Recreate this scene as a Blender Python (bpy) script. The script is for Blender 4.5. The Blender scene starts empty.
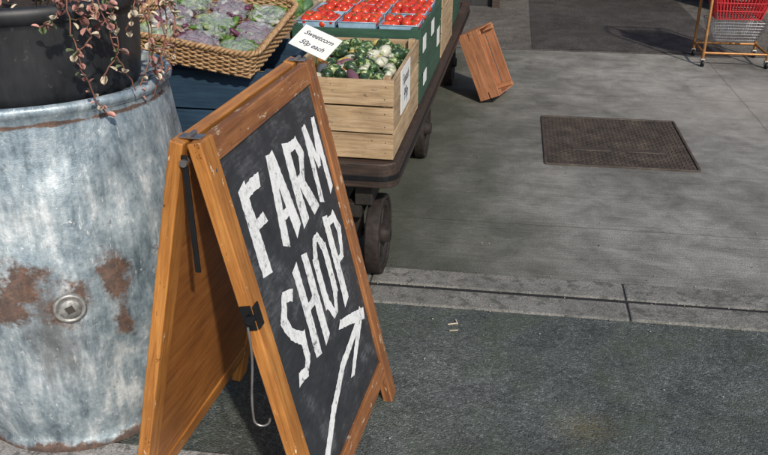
import bpy, bmesh, math, random
from mathutils import Vector, Matrix, noise
random.seed(7)
V=Vector
rad=math.radians
scn=bpy.context.scene
# ------------------------------------------------------------ camera
H=1.6; P=rad(25); FPX=823.0
cd=bpy.data.cameras.new("camera"); cam=bpy.data.objects.new("camera",cd); scn.collection.objects.link(cam)
cam.location=(0,0,H); cam.rotation_euler=(math.pi/2-P,0,0)
cd.sensor_width=36; cd.lens=FPX/768*36; cd.clip_end=500; cd.clip_start=0.05
scn.camera=cam
# ------------------------------------------------------------ material helper
class M:
    def __init__(s,name,rough=.6,metal=0,spec=None):
        s.m=bpy.data.materials.new(name); s.m.use_nodes=True
        s.n=s.m.node_tree.nodes; s.l=s.m.node_tree.links
        s.b=s.n["Principled BSDF"]; s.b.inputs["Roughness"].default_value=rough
        s.b.inputs["Metallic"].default_value=metal
        if spec is not None: s.b.inputs["Specular IOR Level"].default_value=spec
    def coord(s,scale=(1,1,1),rnd=False,which="Object"):
        t=s.n.new("ShaderNodeTexCoord"); o=t.outputs[which]
        if rnd:
            oi=s.n.new("ShaderNodeObjectInfo"); mm=s.n.new("ShaderNodeVectorMath"); mm.operation='MULTIPLY_ADD'
            cx=s.n.new("ShaderNodeCombineXYZ")
            for i in range(3): s.l.new(oi.outputs["Random"],cx.inputs[i])
            s.l.new(cx.outputs[0],mm.inputs[0]); mm.inputs[1].default_value=(13,17,11); s.l.new(o,mm.inputs[2]); o=mm.outputs[0]
        mp=s.n.new("ShaderNodeMapping"); mp.inputs["Scale"].default_value=scale
        s.l.new(o,mp.inputs[0]); return mp.outputs[0]
    def noise(s,vec,scale,detail=4,rough=.55,dist=0):
        t=s.n.new("ShaderNodeTexNoise"); t.inputs["Scale"].default_value=scale; t.inputs["Detail"].default_value=min(detail,4)
        t.inputs["Roughness"].default_value=rough; t.inputs["Distortion"].default_value=dist
        s.l.new(vec,t.inputs["Vector"]); return t.outputs["Fac"]
    def voro(s,vec,scale,out="Distance",feature='F1'):
        t=s.n.new("ShaderNodeTexVoronoi"); t.feature=feature; t.inputs["Scale"].default_value=scale
        s.l.new(vec,t.inputs["Vector"]); return t.outputs[out]
    def ramp(s,f,stops):
        r=s.n.new("ShaderNodeValToRGB"); e=r.color_ramp.elements
        while len(e)<len(stops): e.new(.5)
        for i,(p,c) in enumerate(stops):
            e[i].position=p
            e[i].color=(c,c,c,1) if isinstance(c,(int,float)) else (*c,1)
        s.l.new(f,r.inputs[0]); return r.outputs[0]
    def mix(s,f,a,b,mode='MIX'):
        x=s.n.new("ShaderNodeMix"); x.data_type='RGBA'; x.blend_type=mode
        for sock,val in ((x.inputs[0],f),(x.inputs[6],a),(x.inputs[7],b)):
            if isinstance(val,(int,float)): sock.default_value=val if sock==x.inputs[0] else (val,val,val,1)
            elif isinstance(val,tuple): sock.default_value=(*val,1)
            else: s.l.new(val,sock)
        return x.outputs[2]
    def math(s,op,a,b=0,clamp=False):
        x=s.n.new("ShaderNodeMath"); x.operation=op; x.use_clamp=clamp
        for i,v in enumerate((a,b)):
            if isinstance(v,(int,float)): x.inputs[i].default_value=v
            else: s.l.new(v,x.inputs[i])
        return x.outputs[0]
    def col(s,c):
        if isinstance(c,tuple): s.b.inputs["Base Color"].default_value=(*c,1)
        else: s.l.new(c,s.b.inputs["Base Color"])
        return s
    def rough(s,r): s.l.new(r,s.b.inputs["Roughness"]); return s
    def bump(s,h,strength=.3,dist=.01):
        b=s.n.new("ShaderNodeBump"); b.inputs["Strength"].default_value=strength; b.inputs["Distance"].default_value=dist
        s.l.new(h,b.inputs["Height"])
        s.l.new(b.outputs[0],s.b.inputs["Normal"]); return s
    def ell(s,vec,c,r):
        a=s.n.new("ShaderNodeVectorMath"); a.operation='SUBTRACT'; s.l.new(vec,a.inputs[0]); a.inputs[1].default_value=c
        b=s.n.new("ShaderNodeVectorMath"); b.operation='DIVIDE'; s.l.new(a.outputs[0],b.inputs[0]); b.inputs[1].default_value=r
        d=s.n.new("ShaderNodeVectorMath"); d.operation='LENGTH'; s.l.new(b.outputs[0],d.inputs[0]); return d.outputs["Value"]
    def sep(s,vec):
        x=s.n.new("ShaderNodeSeparateXYZ"); s.l.new(vec,x.inputs[0]); return x.outputs

def wood(name,dark,mid,light,rough=.6,wear=None,wearamt=.62,bump=.25,scale=1,grime=.55):
    m=M(name,rough); v=m.coord((1.2*scale,16*scale,16*scale),rnd=True); g=m.noise(v,4,4,.6,.6)
    c=m.ramp(g,[(.28,dark),(.5,mid),(.72,light)])
    v2=m.coord((1,1,1),rnd=True); n2=m.noise(v2,5,4,.6)
    c=m.mix(m.ramp(n2,[(.3,.0),(.75,grime)]),c,tuple(x*.45 for x in dark))
    f=m.noise(m.coord((2,60,60),rnd=True),6,2,.7); c=m.mix(.35,c,m.ramp(f,[(.3,.5),(.7,1.4)]),'MULTIPLY')
    if wear:
        n3=m.noise(m.coord((1,2.5,2.5),rnd=True),16,4,.75)
        c=m.mix(m.ramp(n3,[(wearamt,0),(wearamt+.04,1)]),c,wear)
        n4=m.noise(m.coord((1,1.6,1.6),rnd=True),31,4,.7)
        c=m.mix(m.ramp(n4,[(.66,0),(.70,.8)]),c,tuple(x*.25 for x in dark))
    m.col(c); m.bump(f,bump,.0015); return m.m
def plain(name,c,rough=.6,metal=0,var=.25,scale=20,bump=0):
    m=M(name,rough,metal); n=m.noise(m.coord(rnd=True),scale,3,.6)
    m.col(m.ramp(n,[(.3,tuple(x*(1-var) for x in c)),(.7,tuple(min(1,x*(1+var)) for x in c))]))
    if bump: m.bump(n,bump,.003)
    return m.m

# ---- asphalt
def asphalt(name,lo,mid,hi,stain=None):
    m=M(name,.85,spec=.35); v=m.coord()
    big=m.noise(v,.9,4,.65,.4); med=m.noise(v,6,4,.7,.3)
    a=m.n.new("ShaderNodeTexVoronoi"); a.inputs["Scale"].default_value=175; m.l.new(v,a.inputs["Vector"])
    s=m.sep(a.outputs["Color"])[0]
    fine=m.noise(v,330,1,.7); mid2=m.noise(v,48,4,.75)
    c=m.ramp(big,[(.3,lo),(.52,mid),(.72,hi)])
    c=m.mix(.6,c,m.ramp(s,[(0,.35),(.5,.85),(.85,1.2),(1,2.3)]),'MULTIPLY')
    c=m.mix(.75,c,m.ramp(med,[(.28,.45),(.72,1.55)]),'MULTIPLY')
    c=m.mix(.75,c,m.ramp(mid2,[(.3,.45),(.7,1.55)]),'MULTIPLY')
    c=m.mix(.6,c,m.ramp(fine,[(.3,.4),(.7,1.6)]),'MULTIPLY')
    if stain: c=stain(m,v,c)
    m.col(c)
    h=m.math('ADD',m.math('MULTIPLY',a.outputs["Distance"],-1),m.math('MULTIPLY',fine,1.1))
    m.bump(h,.8,.006); return m.m
def near_stain(m,v,c):
    n=m.noise(v,75,3,.8)
    d=m.math('ADD',m.ell(v,(.71,-.65,0),(.13,.10,1)),m.math('MULTIPLY',m.math('SUBTRACT',n,.5),3.6))
    c=m.mix(m.ramp(d,[(.0,.45),(.9,0)]),c,(.16,.125,.04))
    n2=m.noise(v,3.1,4,.65)
    c=m.mix(m.ramp(n2,[(.48,0),(.66,.5)]),c,(.060,.078,.045))
    n3=m.noise(v,95,3,.8); n4=m.noise(v,4.3,3,.6)
    c=m.mix(m.math('MULTIPLY',m.ramp(n3,[(.66,0),(.72,.7)]),m.ramp(n4,[(.45,0),(.6,1)])),c,(.33,.32,.28))
    return c
ASPH=asphalt("asphalt_near",(.070,.083,.079),(.100,.112,.106),(.135,.147,.138),near_stain)
ASPH2=asphalt("asphalt_patch",(.045,.040,.039),(.07,.064,.061),(.095,.088,.082))
ASPH3=asphalt("asphalt_old",(.105,.098,.088),(.145,.134,.12),(.18,.168,.152))
def concrete():
    m=M("brushed_concrete",.85,spec=.3); v=m.coord()
    big=m.noise(v,.9,4,.6,.5); med=m.noise(v,5,4,.72,.4); br=m.noise(m.coord((.8,30,1)),3,4,.7,.4); sp=m.noise(v,190,2,.75)
    c=m.ramp(big,[(.28,(.145,.141,.127)),(.5,(.225,.219,.20)),(.72,(.30,.29,.262))])
    c=m.mix(.85,c,m.ramp(med,[(.28,.5),(.72,1.45)]),'MULTIPLY')
    c=m.mix(.45,c,m.ramp(br,[(.3,.45),(.7,1.4)]),'MULTIPLY')
    c=m.mix(.75,c,m.ramp(sp,[(.3,.35),(.7,1.65)]),'MULTIPLY')
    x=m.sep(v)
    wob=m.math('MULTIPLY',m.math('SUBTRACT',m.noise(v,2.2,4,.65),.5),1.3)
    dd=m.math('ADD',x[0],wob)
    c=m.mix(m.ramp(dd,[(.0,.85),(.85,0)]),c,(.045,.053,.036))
    d2=m.math('ADD',m.ell(v,(1.05,2.1,0),(.8,.9,1)),wob); c=m.mix(m.ramp(d2,[(.4,.35),(1.1,0)]),c,(.07,.066,.055))
    sun_d=m.math('ADD',m.ell(v,(2.5,2.9,0),(1.2,.9,1)),wob); c=m.mix(m.ramp(sun_d,[(.2,.5),(1.1,0)]),c,(.38,.345,.295))  # last mix paints a warm pool of sunlight into the concrete colour
    n3=m.noise(v,80,3,.8); c=m.mix(m.ramp(n3,[(.66,0),(.71,.7)]),c,(.40,.38,.33)); c=m.mix(m.ramp(n3,[(.29,.7),(.35,0)]),c,(.04,.038,.03))
    jw=m.math('MULTIPLY',m.math('SUBTRACT',m.noise(v,9,3,.6),.5),.03)
    for ax,pos in ((1,.80),(0,2.02),(1,3.05)):
        dj=m.math('ABSOLUTE',m.math('SUBTRACT',m.math('ADD',x[ax],jw),pos))
        c=m.mix(m.ramp(dj,[(.002,.5),(.006,0)]),c,(.035,.034,.028))
    m.col(c); m.bump(m.math('ADD',br,sp),.6,.006); return m.m
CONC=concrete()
def gut(nm,a,b):
    m=M(nm,.85,spec=.3); v=m.coord(rnd=True); n=m.noise(v,5,4,.75,.5); sp=m.noise(v,150,2,.75)
    c=m.ramp(n,[(.28,a),(.7,b)]); c=m.mix(.7,c,m.ramp(sp,[(.3,.4),(.7,1.6)]),'MULTIPLY')
    n2=m.noise(v,22,4,.75); c=m.mix(m.ramp(n2,[(.51,0),(.62,.85)]),c,(.08,.083,.072))
    m.col(c); m.bump(m.math('ADD',sp,n2),.6,.006); return m.m
GUT=gut("drain_concrete",(.12,.118,.108),(.235,.226,.205)); PAVE=gut("pavement_concrete",(.26,.25,.25),(.38,.37,.36))
DARK=plain("gap_shade",(.012,.012,.012),.9)
# ------------------------------------------------------------ geometry helpers
def empty(name,mat=None):
    o=bpy.data.objects.new(name,None); o.empty_display_size=.1
    if mat is not None: o.matrix_world=mat
    scn.collection.objects.link(o); return o
def from_bm(name,bm,mats,parent=None,mw=None,smooth=False):
    me=bpy.data.meshes.new(name); bm.to_mesh(me); bm.free()
    if not isinstance(mats,(list,tuple)): mats=[mats]
    for m in mats: me.materials.append(m)
    if smooth:
        for p in me.polygons: p.use_smooth=True
    o=bpy.data.objects.new(name,me); scn.collection.objects.link(o)
    if parent is not None: o.parent=parent
    if mw is not None: o.matrix_basis=mw
    return o
def bevel(o,w,seg=2):
    b=o.modifiers.new("b",'BEVEL'); b.width=w; b.segments=seg; b.limit_method='ANGLE'; b.angle_limit=rad(40); return o
def frame(o,x,y,z=None):
    x=V(x).normalized(); y=V(y).normalized(); z=x.cross(y)
    return Matrix(((x.x,y.x,z.x,o[0]),(x.y,y.y,z.y,o[1]),(x.z,y.z,z.z,o[2]),(0,0,0,1)))
def boxm(name,lo,hi,mat,parent=None,mw=None,bev=.002):
    lo=V(lo);hi=V(hi);bm=bmesh.new(); bmesh.ops.create_cube(bm,size=1)
    c=(lo+hi)/2; s=hi-lo
    for v in bm.verts: v.co=V((v.co.x*s.x,v.co.y*s.y,v.co.z*s.z))
    o=from_bm(name,bm,mat,parent,(mw or Matrix())@Matrix.Translation(c))
    if bev: bevel(o,bev)
    return o
def board(name,p0,p1,zdir,w,t,mat,parent=None,bev=.002,warp=0):
    p0=V(p0);p1=V(p1);x=(p1-p0); L=x.length; x.normalize(); z=V(zdir); z=(z-x*z.dot(x)).normalized(); y=z.cross(x)
    c=(p0+p1)/2
    mw=Matrix(((x.x,y.x,z.x,c.x),(x.y,y.y,z.y,c.y),(x.z,y.z,z.z,c.z),(0,0,0,1)))
    bm=bmesh.new(); bmesh.ops.create_cube(bm,size=1)
    for v in bm.verts: v.co=V((v.co.x*L,v.co.y*w,v.co.z*t))
    o=from_bm(name,bm,mat,parent,mw)
    if bev: bevel(o,bev)
    return o
def tube(name,paths,r,mat,parent=None,mw=None,cyclic=False,res=3):
    cu=bpy.data.curves.new(name,'CURVE'); cu.dimensions='3D'; cu.bevel_depth=r; cu.bevel_resolution=res; cu.use_fill_caps=True
    for p in paths:
        sp=cu.splines.new('POLY'); sp.points.add(len(p)-1)
        for i,q in enumerate(p): sp.points[i].co=(*q,1)
        sp.use_cyclic_u=cyclic; sp.use_smooth=True
    cu.materials.append(mat)
    o=bpy.data.objects.new(name,cu); scn.collection.objects.link(o)
    if parent is not None: o.parent=parent
    if mw is not None: o.matrix_basis=mw
    return o
def lathe(name,prof,mat,parent=None,mw=None,seg=64,fn=None,smooth=True):
    bm=bmesh.new(); rings=[]
    for r,z in prof:
        ring=[]
        for i in range(seg):
            a=2*math.pi*i/seg; p=V((r*math.cos(a),r*math.sin(a),z))
            if fn: p=fn(p,a)
            ring.append(bm.verts.new(p))
        rings.append(ring)
    for k in range(len(rings)-1):
        for i in range(seg):
            j=(i+1)%seg; bm.faces.new((rings[k][i],rings[k][j],rings[k+1][j],rings[k+1][i]))
    return from_bm(name,bm,mat,parent,mw,smooth)
def blob(bm,c,r,sub=2,sc=(1,1,1),rot=None,amp=.0,freq=3,mi=0,seed=0):
    res=bmesh.ops.create_icosphere(bm,subdivisions=sub,radius=1)
    for v in res['verts']:
        p=v.co.copy(); k=1+amp*noise.noise(p*freq+V((seed,seed*2,seed*3)))
        p=V((p.x*sc[0],p.y*sc[1],p.z*sc[2]))*r*k
        if rot: p=rot@p
        v.co=p+V(c)
    fs=set()
    for v in res['verts']:
        for f in v.link_faces: fs.add(f)
    for f in fs: f.material_index=mi; f.smooth=True
# ------------------------------------------------------------ ground frame (aligned with gutter)
AZ=rad(8.5)
GX=V((math.cos(AZ),-math.sin(AZ),0)); GY=V((math.sin(AZ),math.cos(AZ),0))
GM=frame((0,2.745,0),GX,GY)
def sheet(name,x0,x1,y0,y1,z,mat):
    bm=bmesh.new(); f=bm.faces.new([bm.verts.new((x,y,0)) for x,y in ((x0,y0),(x1,y0),(x1,y1),(x0,y1))])
    return from_bm(name,bm,mat,None,GM@Matrix.Translation((0,0,z)))
sheet("ground",-150,150,-150,150,0,ASPH)
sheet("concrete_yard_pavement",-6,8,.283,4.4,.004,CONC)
sheet("asphalt_forecourt",-6,8,4.412,9,.004,ASPH3)
sheet("asphalt_repair_patch",.62,2.25,4.45,7.2,.008,ASPH2)
sheet("pavement",-6,8,-4,-.93,.005,PAVE)
g=empty("drain_channel",GM)
x=-6.08
i=0
while x<8:
    for k,(a,b) in enumerate(((0,.128),(.15,.28))):
        ob=boxm(f"kerb_block_{i}_{k}",(x+.003,a+random.uniform(-.003,.003),-.05),(x+.997,b,.009+random.uniform(-.002,.002)),GUT,g,bev=.007)
    x+=1; i+=1
boxm("slot_shade",( -6,.129,-.05),(8,.149,.003),DARK,g,bev=0)  # near-black filler stands in for the shade down in the drain slot
# manhole / grid
MET=M("rusty_iron_grid",.6,.35); n=MET.noise(MET.coord(),9,5,.7)
MET.col(MET.ramp(n,[(.3,(.04,.034,.03)),(.55,(.085,.068,.055)),(.75,(.15,.12,.09))])); MET=MET.m
g=empty("manhole_cover",GM@Matrix.Translation((1.065,2.055,0)))
boxm("plate",(-.40,-.43,-.02),(.40,.43,.007),MET,g)
for nm,a,b in (("rim_n",(-.41,.43,-.02),(.41,.445,.014)),("rim_s",(-.41,-.445,-.02),(.41,-.43,.014)),("rim_w",(-.415,-.43,-.02),(-.40,.43,.014)),("rim_e",(.40,-.43,-.02),(.415,.43,.014))):
    boxm(nm,a,b,MET,g)
bm=bmesh.new()
nx,ny=34,36
for i in range(nx):
    for j in range(ny):
        cx=-.385+.77*i/(nx-1); cy=-.415+.83*j/(ny-1)
        if (abs(cy+.16)<.03 and (-.25<cx<-.03 or .06<cx<.27)): continue
        r=bmesh.ops.create_cube(bm,size=1)['verts']; q=(i+j)%2
        for v in r: v.co=V((cx+v.co.x*(.016 if q else .007),cy+v.co.y*(.007 if q else .016),.007+v.co.z*.008))
from_bm("studs",bm,MET,g)
boxm("maker_plate",(-.25,-.185,.006),(-.03,-.135,.0105),MET,g); boxm("maker_plate_b",(.06,-.185,.006),(.27,-.135,.0105),MET,g)

# ------------------------------------------------------------ A-board sign
ORW=wood("varnished_pine",(.29,.105,.022),(.49,.195,.042),(.62,.285,.075),.42,(.72,.55,.36),.66,grime=.5)
ORW2=wood("worn_varnish",(.17,.065,.025),(.31,.12,.04),(.41,.18,.065),.5,(.50,.38,.27),.60)
PLY=wood("plywood_back",(.26,.09,.02),(.40,.155,.034),(.48,.205,.052),.5)
mB=M("blackboard_paint",.6); n=mB.noise(mB.coord(),7,4,.7,.5); n2=mB.noise(mB.coord((1,5,1)),22,4,.75)
c=mB.ramp(mB.math('ADD',mB.math('MULTIPLY',n,.65),mB.math('MULTIPLY',n2,.35)),[(.38,(.017,.019,.022)),(.52,(.032,.034,.038)),(.64,(.10,.104,.11))])
mB.col(c); mB=mB.m
mW=M("white_sign_paint",.7); v=mW.coord(); n=mW.noise(v,55,4,.8); n2=mW.noise(v,9,3,.6)
q=mW.math('ADD',n,mW.math('MULTIPLY',n2,.35))
mW.col(mW.ramp(q,[(.50,(.10,.10,.105)),(.56,(.60,.60,.59)),(.72,(.80,.80,.78))])); mW.bump(n,.2,.001); mW=mW.m
IRON=plain("black_iron",(.02,.02,.022),.45,.6)
STEEL=plain("dull_steel",(.35,.34,.33),.4,.9)
N0=V((-.125,1.47,0)); F0=V((.04,2.18,0)); T1=V((-.193,2.23,1.073)); W=.729
e1=(F0-N0).normalized(); e2=(T1-F0); L=e2.length; e2.normalize(); nn=e1.cross(e2).normalized()
side=V((-e1.y,e1.x,0))
sg=empty("a_board_sign")
def panel(tag,O,e1,e2,n,wd):
    p=lambda a,b,d=0:O+e1*a+e2*b+n*d
    th=.030; c=-th/2; sw=.058
    board(tag+"_near_stile",p(sw/2,0,c),p(sw/2,L,c),n,sw,th,wd[0],sg,.003)
    board(tag+"_far_stile",p(W-sw/2,0,c),p(W-sw/2,L,c),n,sw,th,wd[1],sg,.003)
    board(tag+"_top_rail",p(sw+.0005,L-.03,c),p(W-sw-.0005,L-.03,c),n,.056,th-.003,wd[1],sg,.003)
    board(tag+"_bottom_rail",p(sw+.0005,.125,c),p(W-sw-.0005,.125,c),n,.056,th-.003,wd[1],sg,.003)
    board(tag+"_board",p(sw-.004,L/2+.05,-.014),p(W-sw+.004,L/2+.05,-.014),n,L-.2,.006,mB,sg,0)
    board(tag+"_board_back",p(sw+.001,L/2+.05,-.0215),p(W-sw-.001,L/2+.05,-.0215),n,L-.21,.006,PLY,sg,0)
panel("front",N0,e1,e2,nn,(ORW,ORW2))
Tb=N0+e2*L+side*.066
hb=side*.238; footb=Tb+hb; footb.z=0
e2b=(Tb-footb).normalized(); nb=(e2b.cross(e1)).normalized()
panel("rear",footb,e1,e2b,nb,(ORW,ORW))
pf=lambda a,b,d=0:N0+e1*a+e2*b+nn*d
pb=lambda a,b,d=0:footb+e1*a+e2b*b+nb*d
for k,a in enumerate((.035,.695)):
    tp=pf(a,L,-.015)+V((0,0,.003)); tq=pb(a,L,-.015)+V((0,0,.003))
    board(f"hinge_leaf_{k}",tp+ (tp-tq)*.15,tq-(tp-tq)*.15,(0,0,1),.026,.003,STEEL,sg,.0005)
    m=(tp+tq)/2+V((0,0,.004)); tube(f"hinge_pin_{k}",[[m-e1*.015,m+e1*.015]],.005,STEEL,sg)
q=pb(-.004,L-.02,-.036); board("stay_bar",q,q+V((.004,.0,-.26)),e1,.012,.005,IRON,sg,.001)
tube("stay_bolt",[[q-e1*.008+V((0,0,-.015)),q+e1*.01+V((0,0,-.015))]],.008,STEEL,sg)
board("catch_plate",pf(.014,.675,.002),pf(.014,.73,.002),nn,.028,.004,IRON,sg,.001)
board("catch_side",pf(-.002,.675,-.014),pf(-.002,.735,-.014),e1,.026,.004,IRON,sg,.001)
tube("catch_knob",[[pf(-.014,.705,-.008),pf(0,.705,-.008)]],.011,IRON,sg)
s0=pf(-.012,.69,-.016); pts=[s0]
for k in range(1,12): pts.append(s0+V((.004*math.sin(k*.5),0,-.022*k)))
e=pts[-1]
for k in range(1,9):
    a=k/8*math.pi*1.05; pts.append(e+V((.018*(1-math.cos(a)),0,-.018*math.sin(a))))
tube("hook_stay",[pts],.0028,STEEL,sg)
for k,(a,b) in enumerate(((.03,.07),(.03,.135),(.03,1.03),(.70,.13),(.70,1.05))):
    tube(f"screw_{k}",[[pf(a,b,-.002),pf(a,b,.001)]],.004,STEEL,sg)
lay=[0]
rl=random.Random(3)
def stroke(bm,p0,p1,w0,w1,cut0=0,cut1=0):
    lay[0]+=1; d=-.0108+lay[0]*.00005
    p0=V((*p0,0));p1=V((*p1,0)); t=(p1-p0); Ls=t.length; t.normalize(); r=V((-t.y,t.x,0)); n=max(5,int(Ls/.009)); A=[];B=[]
    bow=rl.uniform(-.003,.003)
    for i in range(n+1):
        f=i/n; w=(w0+(w1-w0)*f)/2; c=p0+t*(Ls*f)+r*(bow*math.sin(f*math.pi))
        ka=w+rl.uniform(-.0018,.0016); kb=w+rl.uniform(-.0018,.0016)
        sa=cut0 if i==0 else (cut1 if i==n else 0)
        a=c+r*ka+t*sa; b=c-r*kb-t*sa
        A.append(bm.verts.new(pf(a.x,a.y,d))); B.append(bm.verts.new(pf(b.x,b.y,d)))
    for i in range(n): bm.faces.new((A[i],B[i],B[i+1],A[i+1]))
ST={
'F':[(.17,-.02,.15,1.02,.30,.24,.05,-.05),(.03,.91,.98,.93,.17,.20,0,.05),(.15,.53,.78,.54,.14,.17,0,-.05)],
'A':[(.10,-.02,.46,1.03,.24,.22,.06,0),(.90,-.02,.52,1.03,.28,.22,-.06,0),(.22,.31,.80,.31,.13,.13,0,0)],
'R':[(.15,-.02,.14,1.02,.28,.24,-.04,.05),(.05,.93,.74,.91,.15,.16,0,0),(.68,.97,.90,.70,.16,.22,0,0),(.90,.76,.60,.49,.22,.14,0,0),(.70,.50,.18,.49,.13,.13,0,0),(.42,.50,.92,-.02,.22,.28,0,.07)],
'M':[(.11,-.02,.17,1.0,.20,.20,.05,0),(.89,-.02,.83,1.0,.22,.18,-.05,0),(.13,1.0,.52,.40,.19,.16,0,0),(.86,1.0,.50,.40,.19,.16,0,0)],
'S':[(.94,.86,.42,.95,.19,.17,.05,0),(.52,.96,.14,.74,.16,.24,0,0),(.13,.80,.36,.55,.24,.19,0,0),(.30,.58,.84,.38,.19,.22,0,0),(.86,.44,.80,.16,.23,.21,0,0),(.88,.20,.50,.05,.19,.16,0,0),(.60,.05,.05,.10,.16,.20,0,.06)],
'H':[(.14,-.02,.15,1.02,.26,.24,.05,-.05),(.86,-.02,.85,1.02,.27,.24,-.05,.05),(.12,.51,.88,.52,.15,.15,0,0)],
'O':[(.14,.20,.14,.80,.23,.23,0,0),(.86,.20,.86,.80,.23,.23,0,0),(.12,.72,.42,.96,.20,.15,0,0),(.88,.72,.58,.96,.20,.15,0,0),(.36,.94,.66,.94,.14,.14,0,0),(.12,.28,.42,.04,.20,.15,0,0),(.88,.28,.58,.04,.20,.15,0,0),(.36,.06,.66,.06,.14,.14,0,0)],
'P':[(.15,-.02,.14,1.02,.28,.24,-.05,.05),(.05,.93,.74,.91,.15,.16,0,0),(.68,.97,.92,.70,.16,.22,0,0),(.92,.76,.64,.46,.22,.14,0,0),(.74,.46,.18,.46,.13,.13,0,0)],
}
bm=bmesh.new()
def word(txt,a0,a1,b0,b1,slope=0,gap=.022,grow=0):
    n=len(txt); cw=(a1-a0-gap*(n-1))/n
    for i,ch in enumerate(txt):
        x0=a0+i*(cw+gap); bb0=b0+slope*(x0-a0)+rl.uniform(-.006,.006); hh=b1-b0+grow*i; kw=1.3 if ch=='M' else 1.5
        for (xa,ya,xb,yb,w0,w1,c0,c1) in ST[ch]:
            stroke(bm,(x0+xa*cw,bb0+ya*hh),(x0+xb*cw,bb0+yb*hh),w0*cw*kw,w1*cw*kw,c0*cw,c1*cw)
word("FARM",.115,.655,.745,.955,gap=.028)
word("SHOP",.125,.63,.430,.668,slope=.05,grow=.006,gap=.028)
stroke(bm,(.10,.18),(.27,.275),.034,.032); stroke(bm,(.265,.27),(.40,.325),.032,.029); stroke(bm,(.39,.322),(.595,.352),.029,.027)
stroke(bm,(.445,.42),(.645,.342),.024,.036,.01); stroke(bm,(.44,.255),(.63,.365),.024,.034,-.01)
bmesh.ops.recalc_face_normals(bm,faces=bm.faces)
from_bm("lettering",bm,mW,sg)

# ------------------------------------------------------------ barrel
BC=V((-.95,2.2,0)); bd=V((.36,-.933,0)).normalized()
BM=frame(BC,(-bd.y,bd.x,0),(-bd.x,-bd.y,0))   # local -Y towards bung
m=M("galvanised_steel",.5,.35); v=m.coord()
n=m.noise(m.coord((1,1,.7)),7.5,4,.8,.2); st=m.noise(m.coord((1,1,.16)),17,4,.75); f=m.noise(v,70,3,.75)
c=m.ramp(m.math('ADD',m.math('MULTIPLY',n,.5),m.math('MULTIPLY',st,.5)),[(.38,(.13,.175,.21)),(.46,(.25,.315,.36)),(.53,(.38,.445,.485)),(.62,(.66,.70,.72))])
c=m.mix(.45,c,m.ramp(f,[(.3,.55),(.7,1.35)]),'MULTIPLY')
sc=m.noise(m.coord((1,1,.2)),60,3,.8); c=m.mix(m.ramp(sc,[(.64,0),(.69,.6)]),c,(.78,.8,.8))
n6=m.noise(v,30,4,.8); c=m.mix(m.ramp(n6,[(.31,.6),(.38,0)]),c,(.09,.10,.11)); c=m.mix(m.ramp(n6,[(.64,0),(.69,.6)]),c,(.80,.82,.82))
nr=m.noise(v,12,4,.78); nro=m.math('MULTIPLY',m.math('SUBTRACT',nr,.5),3.2)
rust=None
for cc,rr in (((-.10,-.37,.585),(.085,.3,.085)),((-.16,-.35,.53),(.11,.3,.05)),((.0,-.38,.52),(.080,.3,.065)),((.12,-.36,.57),(.045,.3,.10)),((.13,-.36,.45),(.03,.3,.09)),((0,-.3,.01),(.6,.6,.03)),((-.02,-.3,.99),(.6,.5,.006))):
    d=m.math('ADD',m.ell(v,cc,rr),nro); k=m.ramp(d,[(.5,1),(1.05,0)])
    rust=k if rust is None else m.math('MAXIMUM',rust,k)
d=m.math('ADD',m.ell(v,(-.05,-.37,.40),(.10,.3,.20)),m.math('MULTIPLY',m.math('SUBTRACT',st,.5),3)); c=m.mix(m.ramp(d,[(.4,.35),(1.1,0)]),c,(.22,.17,.13))
rc=m.ramp(m.noise(v,34,4,.75),[(.3,(.04,.025,.02)),(.5,(.10,.052,.033)),(.72,(.20,.10,.06))])
c=m.mix(m.math('MULTIPLY',rust,.92),c,rc); m.col(c)
m.l.new(m.mix(rust,.3,0.0),m.b.inputs["Metallic"]); m.rough(m.mix(rust,m.ramp(n,[(.3,.35),(.7,.6)]),.9)); m.bump(m.math('ADD',n6,m.math('MULTIPLY',f,.25)),.4,.006)
GALV=m.m
br=empty("galvanised_barrel",BM)
prof=[(.0,.01),(.30,.01),(.312,0),(.322,.008),(.322,.03),(.312,.04)]
for i in range(1,40):
    t=i/40; r=.312*(1-t)+.345*t+.064*math.sin(math.pi*t)**.9; prof.append((r,.04+t*.965))
prof+=[(.345,1.005),(.357,1.015),(.36,1.027),(.352,1.039),(.34,1.037),(.333,1.015),(.0,1.0)]
def dent(p,a):
    if p.x*p.x+p.y*p.y<.01: return p
    k=1+.016*noise.noise(p*4)+.010*noise.noise(p*10+V((3,1,2)))
    for (da,dz,dr,dp) in ((-1.75,.72,.09,.017),(-1.2,.78,.07,.017),(-1.9,.33,.10,.017),(-1.25,.30,.08,.016),(-1.55,.90,.10,.011)):
        q=(((a-2*math.pi if a>math.pi else a)-da)*.38)**2+(p.z-dz)**2; k-=dp/.38*math.exp(-q/(dr*dr))
    return V((p.x*k,p.y*k,p.z))
lathe("barrel_body",prof,GALV,br,seg=160,fn=dent)
BZ=plain("bung_zinc",(.33,.33,.32),.5,.5,.4,60,bump=.5); BD_=plain("bung_dark",(.07,.06,.055),.7,.4)
BMt=Matrix.Translation((0,-.398,.52))@Matrix.Rotation(math.pi/2,4,'X')
lathe("bung_flange",[(.041,-.02),(.041,.006),(.038,.009),(.033,.009),(.031,.004),(.0,.004)],BZ,br,BMt,48)
lathe("bung_plug",[(.028,.0),(.028,.010),(.026,.013),(.0,.013)],BZ,br,BMt,40)
boxm("bung_square_recess",(-.010,-.010,.010),(.010,.010,.0145),BD_,br,BMt@Matrix.Rotation(.35,4,'Z'),0)
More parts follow.
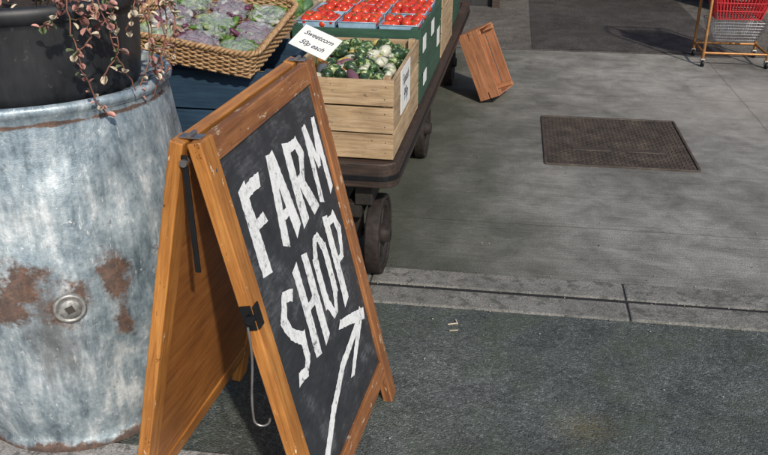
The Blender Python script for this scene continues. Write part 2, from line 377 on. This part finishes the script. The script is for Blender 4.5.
# pot
m=M("black_plastic_pot",.5); n=m.noise(m.coord((1,1,.3)),9,4,.75); n2=m.noise(m.coord(),50,4,.75)
c=m.ramp(n,[(.35,(.010,.011,.013)),(.7,(.035,.037,.042))]); c=m.mix(m.ramp(n2,[(.62,0),(.72,.5)]),c,(.12,.12,.11)); m.col(c); POT=m.m
PM=frame(BC+V((0,0,.015)),GX,GY)
pt=empty("flower_pot",PM)
lathe("pot_body",[(.0,.99),(.272,.99),(.282,1.03),(.290,1.10),(.296,1.19),(.298,1.205),(.309,1.21),(.313,1.225),(.311,1.24),(.30,1.245),(.285,1.24),(.283,1.20),(.27,1.19)],POT,pt,seg=96)
soil=plain("potting_soil",(.03,.022,.016),.95,0,.5,60,.8)
def lump(p,a): return p+V((0,0,.012*noise.noise(p*20)))
lathe("soil",[(.28,1.205),(.2,1.212),(.12,1.22),(.05,1.225),(.001,1.225)],soil,pt,fn=lump)
lm=[]
for nm,c in (("leaf_pink",(.45,.23,.19)),("leaf_cream",(.58,.49,.36)),("leaf_green",(.14,.18,.085)),("leaf_plum",(.19,.085,.075))): lm.append(plain(nm,c,.5,0,.3,90))
stemM=plain("stem_brown",(.20,.09,.06),.7)
plant=empty("trailing_plant",PM)
bm=bmesh.new(); stems=[]
def leaf(bm,p,d,up,s,mi):
    d=d.normalized(); r=d.cross(up); 
    if r.length<.1: r=d.orthogonal()
    r.normalize(); u=r.cross(d)
    prof=[(0,0),(.25,.55),(.55,.75),(.85,.5),(1,0)]
    Lv=[bm.verts.new(p+d*(a*s)+r*(b*s*.5)+u*(s*.12*math.sin(a*3))) for a,b in prof[1:-1]]
    Rv=[bm.verts.new(p+d*(a*s)-r*(b*s*.5)+u*(s*.12*math.sin(a*3))) for a,b in prof[1:-1]]
    mid=[bm.verts.new(p+d*(a*s)-u*(s*.06)) for a,b in prof]
    fs=[]
    for A in (Lv,Rv):
        fs.append((mid[0],A[0],mid[1])); fs.append((mid[1],A[0],A[1],mid[2])); fs.append((mid[2],A[1],A[2],mid[3])); fs.append((mid[3],A[2],mid[4]))
    for q in fs:
        f=bm.faces.new(q); f.material_index=mi; f.smooth=True
def stem(ang,drop,out=.03,start=.2,seed=0,dens=1.0,lat=0):
    a=rad(ang); d=V((math.cos(a),math.sin(a),0)); tn=V((-d.y,d.x,0)); pts=[]
    rnd=random.Random(seed); w=rnd.uniform(-1,1); out=out+rnd.uniform(-.01,.06)
    N=26
    for i in range(N):
        t=i/(N-1)
        if t<.35: q=t/.35; rr=start+(.325+out-start)*q; z=1.22+.07*math.sin(q*math.pi*.75)
        else: q=(t-.35)/.65; rr=.325+out+.03*math.sin(q*4+w)*q; z=1.22+.07*math.sin(.75*math.pi)-drop*q
        pts.append(d*rr+tn*((.05*w+lat)*t*t+.03*math.sin(t*5+w*3)*t+.005*rnd.uniform(-1,1))+V((0,0,z)))
    stems.append(pts)
    for i in range(3,N):
        for k in range(rnd.choice((0,1,1,2,2)) if rnd.random()<dens else 0):
            dd=V((rnd.uniform(-1,1),rnd.uniform(-1,1),rnd.uniform(-.9,.3)))+d*.5
            leaf(bm,pts[i]+V((rnd.uniform(-.004,.004),)*3),dd,V((rnd.uniform(-.4,.4),rnd.uniform(-.4,.4),1)),rnd.uniform(.012,.026),rnd.choices((0,1,2,3),(4,4,2,2))[0])
for i,(an,dr) in enumerate(((-44,.28),(-40,.12),(-34,.24),(-30,.07),(-26,.20),(-20,.10),(-14,.22),(-9,.27),(-4,.16),(0,.29),(4,.22),(9,.25),(-48,.06),(-37,.05))): stem(an,dr,seed=i,start=random.uniform(.08,.24),dens=.85)
for i in range(2): stem(-116-i*7,random.uniform(.05,.11),seed=50+i,dens=.6)
for i in range(200):
    a=random.uniform(0,6.28); r=random.uniform(0,.24); h=random.uniform(1.22,1.31)
    leaf(bm,V((r*math.cos(a),r*math.sin(a),h)),V((random.uniform(-1,1),random.uniform(-1,1),random.uniform(-.2,.9))),V((0,0,1)),random.uniform(.02,.035),random.choices((0,1,2,3),(2,1,5,3))[0])
from_bm("leaves",bm,lm,plant); tube("stems",stems,.0018,stemM,plant,res=1)

# ------------------------------------------------------------ barrow (market trolley)
AC=rad(9.8); CX=V((math.cos(AC),-math.sin(AC),0)); CY=V((math.sin(AC),math.cos(AC),0))
CM=frame((.048,2.85,0),CX,CY)
DW=wood("dark_barrow_wood",(.018,.012,.010),(.045,.028,.020),(.09,.056,.04),.6,(.15,.11,.08),.66)
DWB=wood("shaded_undercarriage",(.010,.008,.007),(.020,.015,.012),(.036,.027,.021),.7)  # darker copy of the barrow wood, under-deck shade put into the colour
cart=empty("market_barrow",CM)
LEN=3.55; WD=1.0; ZT=.52
boards=9
for i in range(boards):
    xa=-WD+.06+i*(WD-.12)/boards; board(f"deck_board_{i}",(xa+.048,.05,ZT-.02),(xa+.048,LEN-.05,ZT-.02),(0,0,1),.094,.028,DW,cart)
def rr_loop(x0,x1,y0,y1,r,n=6):
    pts=[]
    for cx,cy,a0 in ((x1-r,y0+r,-90),(x1-r,y1-r,0),(x0+r,y1-r,90),(x0+r,y0+r,180)):
        for k in range(n+1):
            a=rad(a0+90*k/n); pts.append((cx+r*math.cos(a),cy+r*math.sin(a)))
    return pts
def ring(name,outer,inner,z0,z1,mat,parent,bev=.006):
    bm=bmesh.new(); n=len(outer)
    vs=[[bm.verts.new((*p,z)) for p in loop] for loop,z in ((outer,z0),(outer,z1),(inner,z1),(inner,z0))]
    for k in range(4):
        A=vs[k];B=vs[(k+1)%4]
        for i in range(n):
            j=(i+1)%n; bm.faces.new((A[i],A[j],B[j],B[i]))
    o=from_bm(name,bm,mat,parent); bevel(o,bev); return o
ring("rim_beam",rr_loop(-WD,.0,0,LEN,.07),rr_loop(-WD+.055,-.055,.055,LEN-.055,.03),.425,ZT+.004,DW,cart)
ring("rim_iron_strap",rr_loop(-WD-.004,.004,-.004,LEN+.004,.074),rr_loop(-WD+.001,-.001,.001,LEN-.001,.069),.455,.475,IRON,cart,.001)
for xx in (-.14,-.86): board(f"chassis_beam{xx}",(xx,.06,.375),(xx,LEN-.06,.375),(0,0,1),.07,.095,DWB,cart,.005)
RIR=plain("dark_rusty_iron",(.026,.019,.016),.75,.3,.5,40,.5)  # rust colour darkened further to carry the shade under the deck
def wheel(nm,x,y,r,parent):
    mw=Matrix.Translation((x,y,r))@Matrix.Rotation(math.pi/2,4,'Y')
    lathe(nm+"_tyre",[(r-.022,-.028),(r-.002,-.028),(r,-.02),(r,.02),(r-.002,.028),(r-.022,.028),(r-.022,-.028)],RIR,parent,mw,40)
    lathe(nm+"_felloe",[(r-.05,-.022),(r-.021,-.022),(r-.021,.022),(r-.05,.022),(r-.05,-.022)],DWB,parent,mw,40)
    lathe(nm+"_hub",[(.0,-.05),(.03,-.05),(.04,-.02),(.04,.02),(.03,.05),(.0,.05)],RIR,parent,mw,24)
    for k in range(8):
        a=k*math.pi/4+.2; c=V((x,y,r)); d=V((0,math.cos(a),math.sin(a)))
        board(f"{nm}_spoke_{k}",c+d*.035,c+d*(r-.045),(1,0,0),.026,.028,DWB,parent,.003)
for k,y in enumerate((.16,1.55,3.1)):
    for xx in (-.10,-.90): wheel(f"wheel_{k}_{'r' if xx>-.5 else 'l'}",xx,y,.165,cart)
    tube(f"axle_{k}",[[(-.95,y,.165),(-.05,y,.165)]],.014,RIR,cart)
    for xx in (-.18,-.82):
        board(f"axle_block_{k}_{xx}",(xx,y-.09,.30),(xx,y+.09,.30),(0,0,1),.06,.06,DWB,cart)
        board(f"axle_guard_{k}_{xx}",(xx,y,.15),(xx,y,.33),(1,0,0),.07,.03,RIR,cart)
# ------------------------------------------------------------ crates
GW=wood("weathered_crate_wood",(.24,.15,.08),(.46,.32,.18),(.60,.45,.29),.75,(.2,.16,.12),.64,.5)
GW2=wood("grey_crate_wood",(.2,.15,.11),(.36,.28,.2),(.48,.4,.3),.8,(.15,.13,.11),.66,.5)
GREEN=wood("dark_green_crate_paint",(.018,.055,.035),(.03,.09,.055),(.045,.12,.075),.6,(.12,.14,.1),.68)
TEAL=wood("blue_crate_paint",(.012,.032,.06),(.02,.052,.095),(.032,.075,.125),.6,(.06,.08,.10),.66)
OW=wood("orange_crate_wood",(.26,.10,.045),(.40,.17,.08),(.48,.23,.11),.65,(.15,.08,.04),.66)
def crate(name,mw,w,d,h,mat,nb=3,th=.012,gap=.008,post=.032):
    c=empty(name,mw); bh=h/nb; J=lambda s=.002:random.uniform(-s,s)
    for i in range(nb):
        z=bh*(i+.5); bw=bh-gap
        board(f"front_slat_{i}",(0,th/2+J(.001),z+J()),(w,th/2+J(.001),z+J()),(0,1,0),bw,th,mat,c,.0015)
        board(f"back_slat_{i}",(0,d-th/2,z+J()),(w,d-th/2,z+J()),(0,1,0),bw,th,mat,c,.0015)
        board(f"left_slat_{i}",(th/2,th+.002,z+J()),(th/2,d-th-.002,z+J()),(1,0,0),bw-.001,th,mat,c,.0015)
        board(f"right_slat_{i}",(w-th/2,th+.002,z+J()),(w-th/2,d-th-.002,z+J()),(1,0,0),bw-.001,th,mat,c,.0015)
    for k,(px,py) in enumerate(((th+post/2,th+post/2),(w-th-post/2,th+post/2),(th+post/2,d-th-post/2),(w-th-post/2,d-th-post/2))):
        board(f"corner_post_{k}",(px,py,.002),(px,py,h+.004),(1,0,0),post-.004,post-.004,mat,c,.002)
    nb2=max(3,int(d/.1))
    for i in range(nb2):
        y=th+(d-2*th)*(i+.5)/nb2; board(f"base_{i}",(th+.002,y,.006),(w-th-.002,y,.006),(0,0,1),(d-2*th)/nb2-.005,.010,mat,c,0)
    return c
def cl(x,y,z=ZT+.006): return CM@Matrix.Translation((x,y,z))
c1=crate("produce_crate",cl(-.435,.035),.415,.69,.31,GW,3)
for q,(xx,zz) in enumerate([(a,b) for a in (.03,.385) for b in (.03,.07,.13,.18,.235,.28)]):
    tube(f"nail_{q}",[[(xx+random.uniform(-.004,.004),-.0012,zz),(xx,.004,zz)]],.0022,RIR,c1,res=1)
c2=crate("produce_crate.001",cl(-.60,.77),.58,.86,.34,GREEN,3)
c3=crate("produce_crate.002",cl(-.60,1.68),.58,.62,.40,GW,3)
c4=crate("produce_crate.003",cl(-.97,.06),.50,.60,.31,TEAL,2)
c5=crate("produce_crate.004",cl(-.99,.80),.37,.62,.34,GW2,3)
c6=crate("produce_crate.005",cl(-.60,2.36),.56,.7,.32,GREEN,3)
c7=crate("produce_crate.006",cl(-.99,1.50),.37,.7,.30,TEAL,3)
def mixveg(name,w,d,z,mats,par,sizes,n,zj=.03,sub=2,wt=None,elong=1.15):
    bm=bmesh.new()
    for i in range(n):
        px=random.uniform(.05,w-.05); py=random.uniform(.05,d-.05); s=random.uniform(*sizes)
        el=random.uniform(.7,1.0)
        R=Matrix.Rotation(random.uniform(0,6.28),3,'Z')@Matrix.Rotation(random.uniform(-.9,.9),3,'X')
        blob(bm,(px,py,z+random.uniform(-zj,zj)),s,sub,(el,elong*random.uniform(.9,1.4),el),R,.14,2.2,random.choices(range(len(mats)),wt)[0],i)
    return from_bm(name,bm,mats,par)
def striped(name,a,b,sc,lo=.42):
    m=M(name,.35); v=m.coord((1,1,1)); n=m.noise(v,sc,2,.6,1.2); m.col(m.ramp(n,[(lo,a),(lo+.06,b)])); return m.m
GOURD=[striped("gourd_green",(.03,.075,.02),(.30,.36,.16),40,.5),striped("gourd_yellow",(.52,.33,.05),(.58,.46,.18),30),striped("gourd_white",(.24,.29,.15),(.54,.52,.42),26,.40),striped("gourd_dark",(.02,.045,.02),(.12,.2,.07),35,.55),plain("swede_purple",(.18,.08,.11),.5),plain("squash_orange",(.55,.21,.04),.45)]
mixveg("squashes_under",.415,.69,.245,GOURD[:1]+GOURD[3:4],c1,(.025,.035),110,.015,1)
bm=bmesh.new(); placed=[]
for i in range(1800):
    px=random.uniform(.045,.37); py=random.uniform(.045,.645); s=random.uniform(.017,.031)
    if any((px-a)**2+(py-b)**2<((s+r)*.80)**2 for a,b,r in placed): continue
    placed.append((px,py,s)); el=random.uniform(.7,1)
    R=Matrix.Rotation(random.uniform(0,6.28),3,'Z')@Matrix.Rotation(random.uniform(-.6,.6),3,'X')
    mi=random.choices(range(6),(5,1.6,5,4,1.2,.4))[0]; c0=V((px,py,.285+random.uniform(-.014,.02)))
    blob(bm,c0,s,2,(el,random.uniform(1,1.9),el),R,.14,2,mi,i)
    st_=c0+R@V((0,s*1.35,.004)); blob(bm,st_,.005,1,(1,1.6,1),R,0,1,3,i)
from_bm("squashes",bm,GOURD,c1)
RED=M("tomato_skin",.2); n=RED.noise(RED.coord(),9,3); RED.col(RED.ramp(n,[(.35,(.48,.020,.010)),(.7,(.66,.08,.02))])); RED.b.inputs["Coat Weight"].default_value=.3; RED=RED.m
CAL=plain("calyx_green",(.05,.12,.025),.6)
BLUEP=plain("blue_punnet",(.28,.42,.54),.35)
def punnet(par,x,y,z,w=.172,d=.215,h=.085,idx=0):
    bm=bmesh.new()
    o=[bm.verts.new((x+a*w*k,y+b*d*k,z+zz)) for k,zz in ((.45,0),(.5,h)) for a,b in ((-1,-1),(1,-1),(1,1),(-1,1))]
    for i in range(4): j=(i+1)%4; bm.faces.new((o[i],o[j],o[4+j],o[4+i]))
    bm.faces.new(o[:4][::-1])
    ob=from_bm(f"punnet_{idx}",bm,BLUEP,par); s=ob.modifiers.new("s",'SOLIDIFY'); s.thickness=.003
    tube(f"punnet_lip_{idx}",[[(x+a*w*.5,y+b*d*.5,z+h) for a,b in ((-1,-1),(1,-1),(1,1),(-1,1))]],.003,BLUEP,par,cyclic=True,res=1)
    bm=bmesh.new()
    for i in range(4):
        for j in range(5):
            c=V((x-w*.36+w*.72*i/3+random.uniform(-.008,.008),y-d*.39+d*.78*j/4+random.uniform(-.008,.008),z+.064+random.uniform(0,.024)))
            r=random.uniform(.021,.027); blob(bm,c,r,2,(1,1,.88),None,.05,2,0,i+j)
            a0=random.uniform(0,6); tl=V((random.uniform(-.6,.6),random.uniform(-.6,.6),1)).normalized()
            ax=tl.orthogonal().normalized(); ay=tl.cross(ax)
            for q in range(5):
                a=q*1.257+a0; dd=ax*math.cos(a)+ay*math.sin(a)+tl*.2; tp=c+tl*(r*.88)
                s1=(ax*-math.sin(a)+ay*math.cos(a))*.0022
                f=bm.faces.new([bm.verts.new(tp-s1),bm.verts.new(tp+s1),bm.verts.new(tp+dd*.012)]); f.material_index=1
    from_bm(f"tomatoes_{idx}",bm,[RED,CAL],par)
k=0
board("tray_insert",(.02,.43,.24),(.56,.43,.24),(0,0,1),.8,.006,GW2,c2,0)
for j in range(3):
    for i in range(3):
        punnet(c2,.104+i*.186,.14+j*.245,.262+random.uniform(0,.012),idx=k); k+=1
LEAFY=[plain("lettuce",(.12,.22,.04),.5,0,.4,60,.5),plain("cabbage",(.07,.15,.06),.5,0,.4,60,.5),plain("carrot_orange",(.55,.19,.03),.5)]
mixveg("root_vegetables",.58,.62,.36,LEAFY[1:]+[GOURD[1]],c3,(.03,.05),120)
mixveg("greens",.37,.62,.31,LEAFY[:2],c5,(.03,.05),80,.03)
mixveg("apples",.56,.7,.29,[RED,LEAFY[0]],c6,(.032,.038),150)
mixveg("potatoes",.37,.7,.27,[plain("potato",(.4,.3,.17),.7)],c7,(.03,.045),90)
CARD=plain("white_card",(.74,.74,.70),.6,0,.06,15)
INK=plain("ink",(.03,.03,.05),.6)
def txt(s,size,mw,par,name="handwriting",sh=.2):
    cu=bpy.data.curves.new(name,'FONT'); cu.body=s; cu.size=size; cu.align_x='CENTER'; cu.shear=sh; cu.offset=size*.012; cu.materials.append(INK)
    o=bpy.data.objects.new(name,cu); scn.collection.objects.link(o); o.parent=par; o.matrix_basis=mw; return o
boxm("card",(.4165,.16,.13),(.419,.40,.30),CARD,c1,bev=0)
txt("Squash",.055,frame((.4195,.28,.235),(0,1,0),(0,0,1)),c1); txt("99p",.07,frame((.4195,.28,.165),(0,1,0),(0,0,1)),c1,"price")
for q,(y,z,hh) in enumerate(((.08,.22,.07),(.40,.23,.07),(.66,.12,.09),(.12,.06,.06))):
    boxm(f"label_{q}",(.5815,y,z),(.583,y+.11,z+hh),CARD,c2,bev=0)
tg=empty("price_tag",cl(-.325,.12,.94)@Matrix.Rotation(rad(34),4,'X')@Matrix.Rotation(rad(-27),4,'Z'))
boxm("card",(-.085,-.055,0),(.085,.055,.002),CARD,tg,bev=0)
txt("Sweetcorn",.030,frame((0,.014,.0026),(1,0,0),(0,1,0)),tg,sh=.35); txt("50p each",.030,frame((0,-.030,.0026),(1,0,0),(0,1,0)),tg,"price",.35)
tube("wire",[[(0,.03,-.002),(0,-.02,-.09),(0,-.05,-.15)]],.0015,STEEL,tg)
# ------------------------------------------------------------ wicker basket
WK=M("wicker",.6); v=WK.coord((1,1,1)); n=WK.noise(v,60,3,.7); WK.col(WK.ramp(n,[(.3,(.19,.10,.042)),(.55,(.40,.245,.12)),(.75,(.56,.39,.22))])); WK=WK.m
ab=rad(10); bx=V((math.cos(ab),-math.sin(ab),0)); by=V((math.sin(ab),math.cos(ab),0))
BK=frame((-.675,3.27,.905),bx,by)@Matrix.Rotation(rad(8),4,'X')@Matrix.Rotation(rad(9),4,'Y')
bk=empty("wicker_basket",BK)
def loop_pts(w,d,r,n):
    base=rr_loop(-w/2,w/2,-d/2,d/2,r,8); base.append(base[0])
    Ls=[0]
    for a,b in zip(base,base[1:]): Ls.append(Ls[-1]+math.dist(a,b))
    T=Ls[-1]; out=[]; k=0
    for i in range(n):
        s=T*i/n
        while Ls[k+1]<s: k+=1
        t=(s-Ls[k])/(Ls[k+1]-Ls[k]+1e-9); a=base[k]; b=base[k+1]
        p=V((a[0]+(b[0]-a[0])*t,a[1]+(b[1]-a[1])*t,0)); dd=V((b[0]-a[0],b[1]-a[1],0)).normalized()
        out.append((p,V((dd.y,-dd.x,0))))
    return out
NS=84
paths=[]
for row in range(10):
    z=.006+row*.0085; g_=.10*z; pts=[]
    for i,(p,nrm) in enumerate(loop_pts(.50+g_*2,.60+g_*2,.06,NS*4)):
        ph=math.pi*(i/4)+math.pi*row
        pts.append(p+nrm*(.0042*math.sin(ph))+V((0,0,z+random.uniform(-.0008,.0008))))
    paths.append(pts)
tube("weave",paths,.0042,WK,bk,cyclic=True,res=2)
tube("stakes",[[p+V((0,0,0)),p+nrm*.01+V((0,0,.09))] for p,nrm in loop_pts(.50,.60,.06,NS)],.0028,WK,bk,res=1)
for k in range(2):
    pts=[]
    for i,(p,nrm) in enumerate(loop_pts(.522,.622,.065,400)):
        a=i*2*math.pi/400*60+k*math.pi; pts.append(p+nrm*(.007*math.cos(a))+V((0,0,.094+.007*math.sin(a))))
    tube(f"braided_rim_{k}",[pts],.006,WK,bk,cyclic=True,res=2)
tube("base_weave",[[(-.245,-.29+.0085*i,.003*(i%2)),(.245,-.29+.0085*i,.003*(i%2))] for i in range(69)],.0045,WK,bk,res=1)
FILM=M("cling_film",.05); FILM.col((.8,.85,.9)); FILM.b.inputs["Alpha"].default_value=.24; n=FILM.noise(FILM.coord(),26,3,.65,1.0); FILM.bump(n,1,.03); FILM=FILM.m
BG=[plain("bag_green",(.09,.17,.03),.45,0,.5,70,.5),plain("bag_beet",(.11,.03,.06),.45,0,.5,50,.3),plain("bag_pale",(.22,.28,.12),.45,0,.4,50,.3),plain("bag_white",(.38,.38,.33),.4,0,.3,40)]
KN=[(0,2),(1,1,3),(0,0,2),(1,1,1),(0,2,0),(1,3,1),(0,0),(1,1,0),(2,3,0)]
for i in range(3):
    for j in range(3):
        cx=-.165+i*.165; cy=-.2+j*.2; bm=bmesh.new(); kind=KN[i*3+j]
        for q in range(46):
            R=Matrix.Rotation(random.uniform(0,6.28),3,'Z')@Matrix.Rotation(random.uniform(-.7,.7),3,'X')
            blob(bm,(cx+random.uniform(-.06,.06),cy+random.uniform(-.08,.08),.042+random.uniform(-.01,.026)),random.uniform(.012,.021),2,(.8,1.6,.5),R,.3,3,random.choice(kind),q+i)
        from_bm(f"bag_contents_{i}_{j}",bm,BG,bk)
        bm=bmesh.new(); blob(bm,(cx,cy,.045),.05,4,(1.55,1.9,.85),None,.22,4,0,i*3+j)
        from_bm(f"bag_film_{i}_{j}",bm,FILM,bk)
# ------------------------------------------------------------ leaning crate, stood on its side against the barrow
lc=crate("leaning_crate",CM@Matrix.Translation((-.02,2.68,.436))@Matrix.Rotation(rad(-16),4,'Z')@Matrix.Rotation(rad(66),4,'Y'),.46,.30,.15,OW,2,.010)
# ------------------------------------------------------------ basket stand with shopping baskets
REDP=plain("red_basket_plastic",(.55,.035,.045),.4,0,.15,10)
BRS=plain("brown_tube",(.36,.17,.06),.4,.4)
GRW=plain("grey_wire",(.40,.41,.43),.35,.8)
SM=frame((2.78,6.60,0),GX,GY)
st=empty("shopping_basket_stand",SM)
for sx in (-.24,.24):
    tube(f"side_frame_{'a' if sx<0 else 'b'}",[[(sx,-.19,.06),(sx,-.19,.95),(sx,-.15,1.0),(sx,.15,1.0),(sx,.19,.95),(sx,.19,.06)]],.012,BRS,st)
    tube(f"low_rail_{sx}",[[(sx,-.19,.11),(sx,.19,.11)]],.010,BRS,st)
tube("cross_rails",[[(-.24,-.19,.11),(.24,-.19,.11)],[(-.24,.19,.11),(.24,.19,.11)],[(-.24,.19,.95),(.24,.19,.95)]],.010,BRS,st)
for k,(sx,sy) in enumerate(((-.24,-.19),(.24,-.19),(-.24,.19),(.24,.19))):
    lathe(f"castor_{k}",[(.0,-.011),(.024,-.011),(.028,-.006),(.028,.006),(.024,.011),(.0,.011)],IRON,st,Matrix.Translation((sx,sy-.01,.028))@Matrix.Rotation(math.pi/2,4,'Y'),20)
    boxm(f"castor_fork_{k}",(sx-.017,sy-.015,.03),(sx+.017,sy+.012,.064),STEEL,st)
def wire_basket(name,z,h,par,mat,r=.0025,w0=.17,w1=.215,d0=.11,d1=.15,nv=22,nh=6):
    P=[]
    for i in range(nh+1):
        t=i/nh; w=w0+(w1-w0)*t; d=d0+(d1-d0)*t; P.append([(x,y,z+h*t) for x,y in rr_loop(-w,w,-d,d,.03,3)]+[(w-.03,-d,z+h*t)])
    V_=[]
    for i in range(nv):
        t=-1+2*i/(nv-1)
        for sy in (-1,1): V_.append([(t*w0*.95,sy*d0,z),(t*w1*.95,sy*d1,z+h)])
        V_.append([(t*w0*.95,-d0,z),(t*w0*.95,d0,z)])
    for i in range(12):
        t=-1+2*i/11
        for sx in (-1,1): V_.append([(sx*w0,t*d0*.9,z),(sx*w1,t*d1*.9,z+h)])
    return tube(name,P+V_,r,mat,par,res=1)
wire_basket("grey_basket",.20,.14,st,GRW)
for i in range(7):
    z=.36+i*.05; wire_basket(f"red_basket_{i}",z,.19,st,REDP,.0035,nv=16,nh=3)
    ring(f"red_basket_rim_{i}",rr_loop(-.222,.222,-.157,.157,.035),rr_loop(-.206,.206,-.141,.141,.03),z+.185,z+.20,REDP,st,.003)
# ------------------------------------------------------------ litter
lt=empty("litter",GM)
twig=plain("twig_pale",(.45,.38,.28),.8)
for k,(a,b,ang,l) in enumerate(((.255,-.13,.3,.035),(.29,-.12,1.9,.025),(.265,-.17,.1,.03))):
    tube(f"twig_{k}",[[(a,b,.006),(a+l*math.cos(ang),b+l*math.sin(ang),.008)]],.0028,twig,lt,res=1)
bm=bmesh.new()
for i in range(520):
    px=random.uniform(-.6,2.8); py=random.uniform(-1.2,3.8)
    if random.random()<.4: py=random.choice((random.uniform(-.04,0),random.uniform(.28,.31),random.uniform(.126,.15)))
    blob(bm,(px,py,.008),random.uniform(.0012,.0038),1,(1,1.2,.6),None,.3,3,random.randrange(2),i)
from_bm("grit",bm,[plain("grit_light",(.30,.28,.25),.9),plain("grit_dark",(.07,.055,.04),.9)],lt)
# ------------------------------------------------------------ buildings
BRK=M("red_brick",.85); v=BRK.coord()
t=BRK.n.new("ShaderNodeTexBrick"); BRK.l.new(v,t.inputs["Vector"]); t.inputs["Scale"].default_value=1
t.inputs["Brick Width"].default_value=.225; t.inputs["Row Height"].default_value=.075; t.inputs["Mortar Size"].default_value=.006
t.inputs["Color1"].default_value=(.22,.08,.05,1); t.inputs["Color2"].default_value=(.30,.13,.08,1); t.inputs["Mortar"].default_value=(.3,.28,.25,1)
BRK.col(t.outputs["Color"]); BRK=BRK.m
def vwall(name,p0,p1,z0,z1,th,mat,par):
    p0=V(p0);p1=V(p1);x=(p1-p0);Lw=x.length;x.normalize()
    mw=frame(p0,x,(0,0,1)); return boxm(name,(0,z0,0),(Lw,z1,th),mat,par,mw,0)
DK=plain("shade_dark",(.03,.03,.03),.9)  # near-black colour carries the shop interior's shade; the roof shares it
bl=empty("shop_building",GM)
vwall("front_wall_a",(-7,6.75,0),(.3,6.75,0),0,3.4,.25,BRK,bl)
vwall("front_wall_b",(2.6,6.75,0),(9,6.75,0),0,3.4,.25,BRK,bl)
vwall("lintel_wall",(.3,6.75,0),(2.6,6.75,0),2.4,3.4,.25,BRK,bl)
boxm("wall_foot_shade",(-7,6.46,0),(.3,6.498,.5),DK,bl)  # added dark strip at the wall foot, stands in for the shaded doorway
vwall("inner_back",(-2,10.5,0),(5,10.5,0),0,3.2,.1,DK,bl); boxm("inner_left",(-.5,6.76,0),(-.4,10.4,3.2),DK,bl,bev=0); boxm("inner_right",(3.4,6.76,0),(3.5,10.4,3.2),DK,bl,bev=0)
boxm("flat_roof",(-7.2,6.3,3.41),(9.2,10.8,3.6),DK,bl)
boxm("door_post_l",(.22,6.36,0),(.3,6.455,2.4),DW,bl); boxm("door_post_r",(2.6,6.40,0),(2.68,6.49,2.4),DW,bl)
boxm("window_glass",(4.0,6.45,.9),(6.2,6.49,2.2),plain("window_glass",(.02,.025,.03),.05),bl); boxm("window_frame_low",(3.9,6.4,.82),(6.3,6.49,.895),CARD,bl)
BD=wood("shade_black_boards",(.010,.010,.011),(.02,.019,.02),(.035,.033,.033),.7)  # near-black in place of shade, keeps the wall dark where sun reaches it
fn=empty("boarded_wall",GM)
for i in range(16): board(f"board_{i}",(-1.95,-3.5,.08+i*.15),(-1.95,6.3,.08+i*.15),(1,0,0.08),.16,.02,BD,fn)
# ------------------------------------------------------------ light
SD=V((.26,-.74,.60)).normalized()
sd=bpy.data.lights.new("sun",'SUN'); sd.energy=3.6; sd.angle=rad(1.6); sd.color=(1,.92,.80)
so=bpy.data.objects.new("sun",sd); scn.collection.objects.link(so); so.rotation_euler=SD.to_track_quat('Z','Y').to_euler()
w=bpy.data.worlds.new("World"); scn.world=w; w.use_nodes=True; nt=w.node_tree
sk=nt.nodes.new("ShaderNodeTexSky"); sk.sky_type='NISHITA'; sk.sun_disc=False; sk.sun_elevation=math.asin(SD.z); sk.sun_rotation=math.atan2(SD.x,SD.y)
nt.links.new(sk.outputs[0],nt.nodes["Background"].inputs[0]); nt.nodes["Background"].inputs[1].default_value=.15
scn.view_settings.view_transform='Standard'; scn.view_settings.look='None'; scn.view_settings.exposure=0
